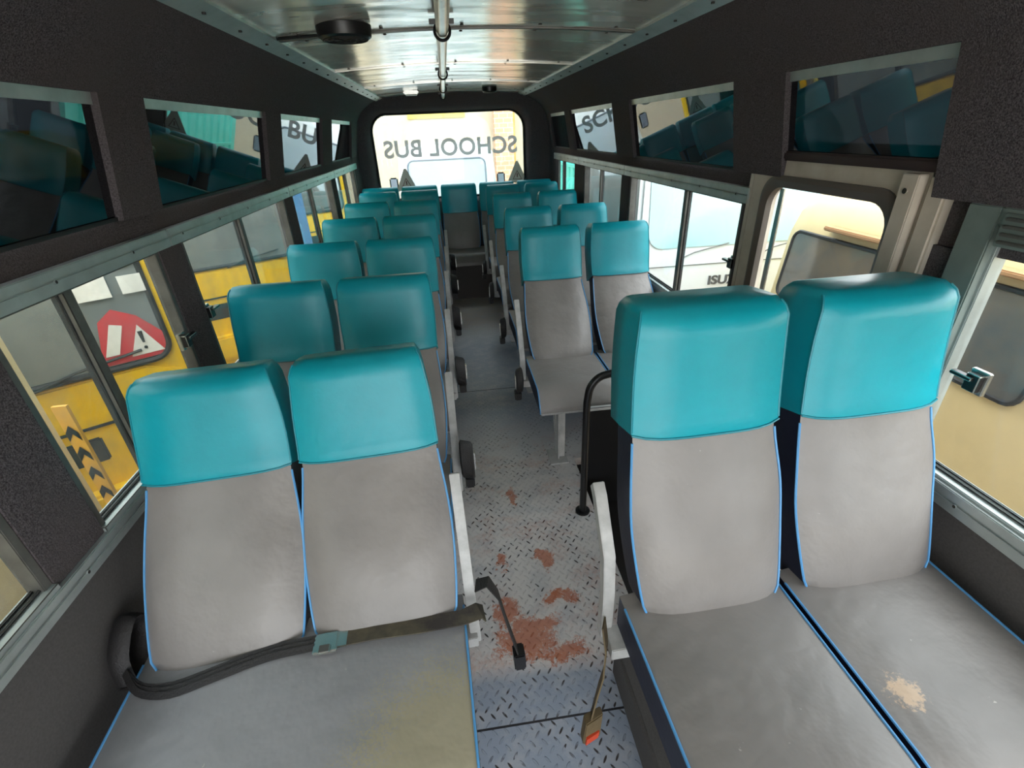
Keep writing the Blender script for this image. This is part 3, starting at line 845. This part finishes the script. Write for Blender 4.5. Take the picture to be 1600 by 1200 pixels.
# ------------------------------------------------------------------ outside
YEL = mat('school_bus_yellow', srgb(250, 204, 12), .35, vary=.06)
CRM = mat('cream_vehicle_paint', srgb(226, 202, 150), .4, vary=.06)
WHT = mat('white_vehicle_paint', srgb(214, 218, 216), .35)
TEALP = mat('teal_truck_paint', srgb(110, 232, 216), .5, vary=.06)
VGL = mat('vehicle_window_glass', srgb(140, 146, 144), .08, 0, c2=srgb(100, 106, 106), vscale=1.5, spec=.8)
VGLD = mat('dark_vehicle_glass', srgb(84, 86, 84), .08, 0, c2=srgb(120, 108, 88), vscale=2, spec=.8)
HL = mat('headlight_glass', srgb(170, 172, 165), .15)
RED = mat('red_sticker', srgb(206, 60, 66), .6); PAP = mat('paper', srgb(236, 234, 226), .8)
GZ = -.95
m = MB(); m.box((-30, -20, GZ - .1), (30, 40, GZ), mat('dusty_yard_ground', srgb(206, 196, 178), .95, vary=.2, vscale=2))
tag(m.build('ground', smooth=False), kind='structure')

def yellow_bus(label, loc, rz, stickers=False, L=2.25):
    b = thing('yellow_school_bus', label, 'bus', loc, rz, 'yellow school buses parked to the left')
    W = .98; z0, zt = -.55, 1.75
    m = MB()
    # body section along y with a raked front and rounded roof
    def sec(y, zb, ztp, w_): return [(-w_, y, zb), (w_, y, zb), (w_, y, ztp - .25), (w_ - .07, y, ztp - .08), (w_ - .25, y, ztp), (-w_ + .25, y, ztp), (-w_ + .07, y, ztp - .08), (-w_, y, ztp - .25)]
    m.loft([sec(.06, z0, .50, W - .04), sec(0, z0 + .05, .49, W - .02)], YEL)
    m.loft([sec(0.02, z0, zt - .12, W - .03), sec(.16, z0, zt, W), sec(L, z0, zt, W)], YEL)
    m.build('body', b, bevel=.01)
    # windscreen
    lp = rrect(0, 1.02, .86, .50, .10, 5)
    m = MB(); m.loft([[(x, -.0 + (z - .5) * .02, z) for x, z in lp], [(x, .05, z) for x, z in lp]], VGL); m.build('windscreen', b, smooth=False)
    m = MB(); m.tube([(x, -.002 + (z - .5) * .02, z) for x, z in lp], .018, RUB, 6, closed=True); m.build('windscreen_rubber', b)
    for sx in (-1, 1):
        m = MB(); m.tube([(sx * .18, -.02, .50), (sx * .40, -.03, .56), (sx * .72, -.02, .60)], .008, RUB, 6); m.build('wiper', b)
        m = MB(); lp2 = rrect(sx * .66, .02, .19, .13, .06, 4)
        m.loft([[(x, -.02, z) for x, z in lp2], [(x, .03, z) for x, z in lp2]], VGLD); h = m.build('headlight', b)
        m = MB(); m.cyl((sx * .66, -.035, .02), (0, 1, 0), .085, .02, HL, 20); m.build('lens', h)
    m = MB(); m.box((-.36, -.015, -.02), (.36, .02, .14), mat('black_grille', srgb(40, 40, 40), .6)); m.build('grille', b, bevel=.01)
    m = MB(); m.box((-.60, -.012, .20), (.60, .02, .215), MATS['black_grille']); m.build('hatch_seam', b)
    m = MB(); m.box((-.98, -.09, -.45), (.98, .02, -.20), YEL); m.build('bumper', b, bevel=.02)
    for sx in (-1, 1):
        for i in range(4):
            y0 = .35 + i * .8
            if y0 + .7 > L: break
            m = MB(); lp3 = rrect(y0 + .35, .90, .34, .46, .06, 4)
            m.loft([[(sx * (W + .008), y, z) for y, z in lp3], [(sx * (W - .02), y, z) for y, z in lp3]], VGL); q = m.build('side_window', b, smooth=False)
            m = MB(); m.tube([(sx * (W + .01), y, z) for y, z in lp3], .012, RUB, 6, closed=True); m.build('window_rubber', q)
        m = MB(); m.cyl((sx * (W - .2), .9, -.52), (sx, 0, 0), .42, .22, RUB, 24); m.build('wheel', b)
    if stickers:
        m = MB(); m.poly([(.52, -.010, .545), (.85, -.010, .545), (.85, -.010, .68), (.76, -.006, .80), (.66, -.006, .86), (.58, -.006, .80)], RED)
        o = m.build('warning_sticker', b, smooth=False); o['label'] = 'red and white triangular warning sticker'
        m = MB(); m.poly([(.665, -.014, .57), (.83, -.014, .57), (.745, -.011, .75)], PAP); m.poly([(.55, -.014, .60), (.615, -.014, .60), (.68, -.011, .76), (.625, -.011, .78)], PAP); m.build('triangle', o, smooth=False)
        m = MB(); m.poly([(.739, -.018, .64), (.751, -.018, .64), (.757, -.016, .71), (.733, -.016, .71)], RUB); m.cyl((.745, -.017, .61), (0, -1, 0), .009, .003, RUB, 12); m.build('exclamation_mark', o, smooth=False)
        for i, (x, z, w_, h_) in enumerate(((.62, 1.00, .075, .075), (.80, .98, .055, .05), (.76, 1.12, .075, .04))):
            m = MB(); m.box((x - w_, -.012 + .0, z - h_), (x + w_, -.006, z + h_), PAP); m.build('paper_notice', b, smooth=False)
    return b
RZ = math.radians(32)
def corner(px, py): # front right corner -> centre of the front
    return (px - .98 * math.cos(RZ), py - .98 * math.sin(RZ), 0)
yellow_bus('yellow school bus nearest on the left with red warning sticker in its windscreen', corner(-1.68, 2.98), RZ, True)
yellow_bus('yellow school bus seen second through the left windows, behind the stickered one', corner(-1.72, 5.75), RZ)
yellow_bus('yellow school bus farthest back on the left', corner(-1.80, 9.4), RZ)
# blue truck between the buses
b = thing('blue_truck', 'blue truck body glimpsed between the yellow buses on the left', 'truck', (-2.75, 7.5, 0))
m = MB(); m.box((0, .05, -.5), (.5, .65, 1.5), mat('blue_truck_paint', srgb(60, 120, 180), .5)); m.build('cargo_box', b, bevel=.02)
m = MB(); m.cyl((.3, .35, -.62), (1, 0, 0), .30, .16, RUB, 20); m.build('wheel', b)
# cream vehicle close by on the left with a chevron strip on its corner
b = thing('cream_bus', 'cream bus parked close on the left with yellow and black chevron strip', 'bus', (-1.615, 1.80, 0))
m = MB()
lp = [(-1.5, -3.2), (-.05, -3.2), (0, -3.1), (0, -.08), (-.03, 0), (-1.5, 0)]
m.loft([[(x, y, z) for x, y in lp] for z in (-.6, 1.55)] + [[(x * .95 - .04, y * .99, 1.7) for x, y in lp]], CRM); m.build('body', b)
m = MB(); m.box((.0, -.005, -.3), (.055, .01, .78), mat('chevron_yellow', srgb(236, 176, 60), .5)); ch = m.build('chevron_strip', b)
m = MB(); z = -.28
while z < .66:
    m.poly([(.004, -.009, z), (.028, -.009, z + .035), (.052, -.009, z), (.052, -.009, z + .04), (.028, -.009, z + .075), (.004, -.009, z + .04)], RUB); z += .10
m.build('chevron_marks', ch, smooth=False)
m = MB(); m.cyl((-.2, -.9, -.5), (1, 0, 0), .42, .22, RUB, 20); m.build('wheel', b)

# white truck, its front seen through the right-hand windows
b = thing('white_truck', 'white truck facing forward outside the right-hand windows with lettering on its front', 'truck', (2.38, 3.75, 0))
m = MB()
def tsec(z, y, w_): return [(-w_, y, z), (w_, y, z), (w_, 1.7, z), (-w_, 1.7, z)]
m.loft([tsec(-.7, .02, .90), tsec(.2, 0, .92), tsec(.70, .0, .92), tsec(1.55, .20, .84), tsec(1.72, .35, .78)], WHT); m.build('cab', b, bevel=.03)
lp = rrect(0, 1.12, .82, .37, .12, 5)
m = MB(); m.loft([[(x * (1 - (z - .75) * .07), -.012 + max(0, z - .70) * .235, z) for x, z in lp], [(x * .98, .03 + max(0, z - .70) * .235, z) for x, z in lp]], mat('pale_windscreen', srgb(158, 190, 190), .08, spec=.8)); m.build('windscreen', b, smooth=False)
for x in (-.55, .15):
    m = MB(); m.cyl((x, -.005, .66), (0, -1, 0), .016, .02, ALUD, 12); m.tube([(x, -.02, .66), (x + .12, -.025, .71), (x + .42, -.01, .765)], .005, ALUD, 6); m.build('wiper', b)
m = MB(); m.box((-.80, -.008, .60), (.80, .0, .604), ALUD); m.build('panel_seam', b)
t = text_mesh('brand_lettering', 'ISUZU', .105, mat('grey_lettering', srgb(84, 86, 88), .4, .3), b, Matrix.Translation((-.09, -.006, .455)) @ Matrix.Rotation(math.radians(90), 4, 'X') @ Matrix.Diagonal((1.2, 1, 1, 1)), .003, .003, .0, 1.0)
m = MB(); m.box((-.55, -.02, -.05), (.55, .02, .10), MATS['black_grille']); m.build('grille', b, bevel=.01)
for sx in (-1, 1):
    m = MB(); m.box((sx * .62 - .14, -.03, -.25), (sx * .62 + .14, .02, -.08), HL); m.build('headlight', b, bevel=.02)
    m = MB(); m.cyl((sx * .88, .8, -.52), (-sx, 0, 0), .42, .25, RUB, 20); m.build('wheel', b)
m = MB(); m.box((-.45, 1.75, -.4), (.95, 2.4, 1.6), WHT); m.build('cargo_box', b, bevel=.02)
# teal box truck
b = thing('teal_box_truck', 'teal ribbed box truck with yellow stripe beyond the white truck on the right', 'truck', (1.95, 6.25, 0))
m = MB()
pts = []
y = 0
while y < 4.6:
    pts += [(0, y), (0, y + .16), (.03, y + .18), (.03, y + .26)]; y += .28
loop = pts + [(2.2, y), (2.2, 0)]
m.loft([[(x, yy, z) for x, yy in loop] for z in (-.45, 2.9)], TEALP); m.build('cargo_box', b, angle=20)
for yy in (.62,):
    m = MB(); m.box((-.012, yy, -.45), (0, yy + .16, 2.9), mat('yellow_stripe', srgb(244, 214, 90), .5)); m.build('stripe', b)
m = MB()
for zz in (.5, 1.1, 1.7, 2.3): m.box((-.02, 0, zz), (0, 4.5, zz + .04), TEALP)
m.build('side_rails', b)
m = MB(); m.cyl((.05, 1.0, -.5), (1, 0, 0), .44, .22, RUB, 20); m.build('wheel', b)
# cream minivan beside the door
b = thing('cream_minivan', 'low cream minivan with dark windows parked outside the door', 'van', (2.28, -1.2, 0))
Lv = 4.42
m = MB()
def vs(y, k): 
    a = [(.06, -.65), (0, -.4), (0, .55), (.05, 1.02), (.10, 1.16), (.24, 1.30), (.75, 1.40), (1.2, 1.32), (1.42, 1.14), (1.5, .9), (1.5, -.65)]
    return [((.75 + (x - .75) * k), y, (z if z < 0 else z * (1 - (1 - k) * 1.6))) for x, z in a]
m.loft([vs(0, .9), vs(.1, 1)] + [vs(.1 + (Lv - .55) * i / 6, 1) for i in range(1, 7)] + [vs(Lv - .2, .985), vs(Lv - .05, .96), vs(Lv, .92)], CRM); m.build('body', b)
m = MB(); m.box((-.01, .25, 1.035), (.06, Lv - .45, 1.06), mat('dark_cream_gutter', srgb(170, 130, 90), .5)); m.build('roof_gutter', b, bevel=.006)
for i in range(5):
    y0 = .10 + i * .84
    lp = rrect(y0 + .41, .76, .40, .22, .06, 4)
    m = MB(); m.loft([[(-.008 + max(0, (z - .55)) * .105, y, z) for y, z in lp], [(.05, y, z) for y, z in lp]], VGLD); q = m.build('side_window', b, smooth=False)
    m = MB(); m.tube([(-.006 + max(0, (z - .55)) * .105, y, z) for y, z in lp], .012, RUB, 6, closed=True); m.build('window_rubber', q)
for yy in (.8, 3.3):
    m = MB(); m.cyl((.02, yy, -.62), (1, 0, 0), .33, .2, RUB, 20); m.build('wheel', b)
# white bus right behind the rear window
b = thing('white_bus', 'white bus facing us behind the rear window', 'bus', (.0, 8.9, 0))
m = MB()
def ws(z, y, w_): return [(-w_, y, z), (w_, y, z), (w_, 3, z), (-w_, 3, z)]
m.loft([ws(-.6, 0, .84), ws(.5, 0, .86), ws(1.35, .12, .80), ws(1.48, .25, .72)], WHT); m.build('body', b, bevel=.04)
lp = rrect(0, .92, .66, .34, .10, 5)
m = MB(); m.loft([[(x, -.01 + max(0, z - .5) * .14, z) for x, z in lp], [(x, .03 + max(0, z - .5) * .14, z) for x, z in lp]], mat('hazy_windscreen', srgb(176, 190, 198), .1)); m.build('windscreen', b, smooth=False)
m = MB(); m.tube([(x, -.012 + max(0, z - .5) * .14, z) for x, z in lp], .016, mat('light_grey_rubber', srgb(110, 118, 130), .5), 6, closed=True); m.build('windscreen_rubber', b)
for sx in (-1, 1):
    m = MB(); m.box((sx * .84, -.06, .78), (sx * .98, -.02, 1.02), MATS['light_grey_rubber']); m.build('wing_mirror', b, bevel=.02)
    m = MB(); m.cyl((sx * .8, .9, -.52), (-sx, 0, 0), .42, .25, RUB, 20); m.build('wheel', b)
# buildings behind
b = thing('building', 'cream building with yellow wall panel and orange brick pier behind the white bus', 'building', (0, 14.5, 0))
m = MB(); m.box((-9, 0, GZ), (5.4, 5, 7), mat('cream_wall', srgb(178, 170, 150), .8, vary=.05)); m.build('wall', b, smooth=False)
m = MB(); m.box((-.9, -.04, 2.0), (.6, 0, 2.9), mat('pale_yellow_panel', srgb(190, 172, 84), .8)); m.build('wall_panel', b)
def brick():
    mm, n, p = new_mat('orange_brick'); bt = n.add('ShaderNodeTexBrick'); tc = n.add('ShaderNodeTexCoord')
    mp = n.add('ShaderNodeMapping'); mp.inputs['Rotation'].default_value = (math.radians(90), 0, 0); n.link(tc.outputs['Object'], mp.inputs[0]); n.link(mp.outputs[0], bt.inputs[0])
    bt.inputs['Color1'].default_value = srgb(206, 158, 130); bt.inputs['Color2'].default_value = srgb(196, 146, 118); bt.inputs['Mortar'].default_value = srgb(208, 184, 164); bt.inputs['Scale'].default_value = 2.2
    n.link(bt.outputs[0], p.inputs['Base Color']); p.inputs['Roughness'].default_value = .9
    return mm
m = MB(); m.box((1.35, -.3, GZ), (1.85, 0, 6), brick()); m.build('brick_pier', b)
m = MB(); m.box((1.85, -.12, GZ), (1.92, -.05, 6), mat('tan_pipe', srgb(206, 160, 90), .6)); m.build('drain_pipe', b)
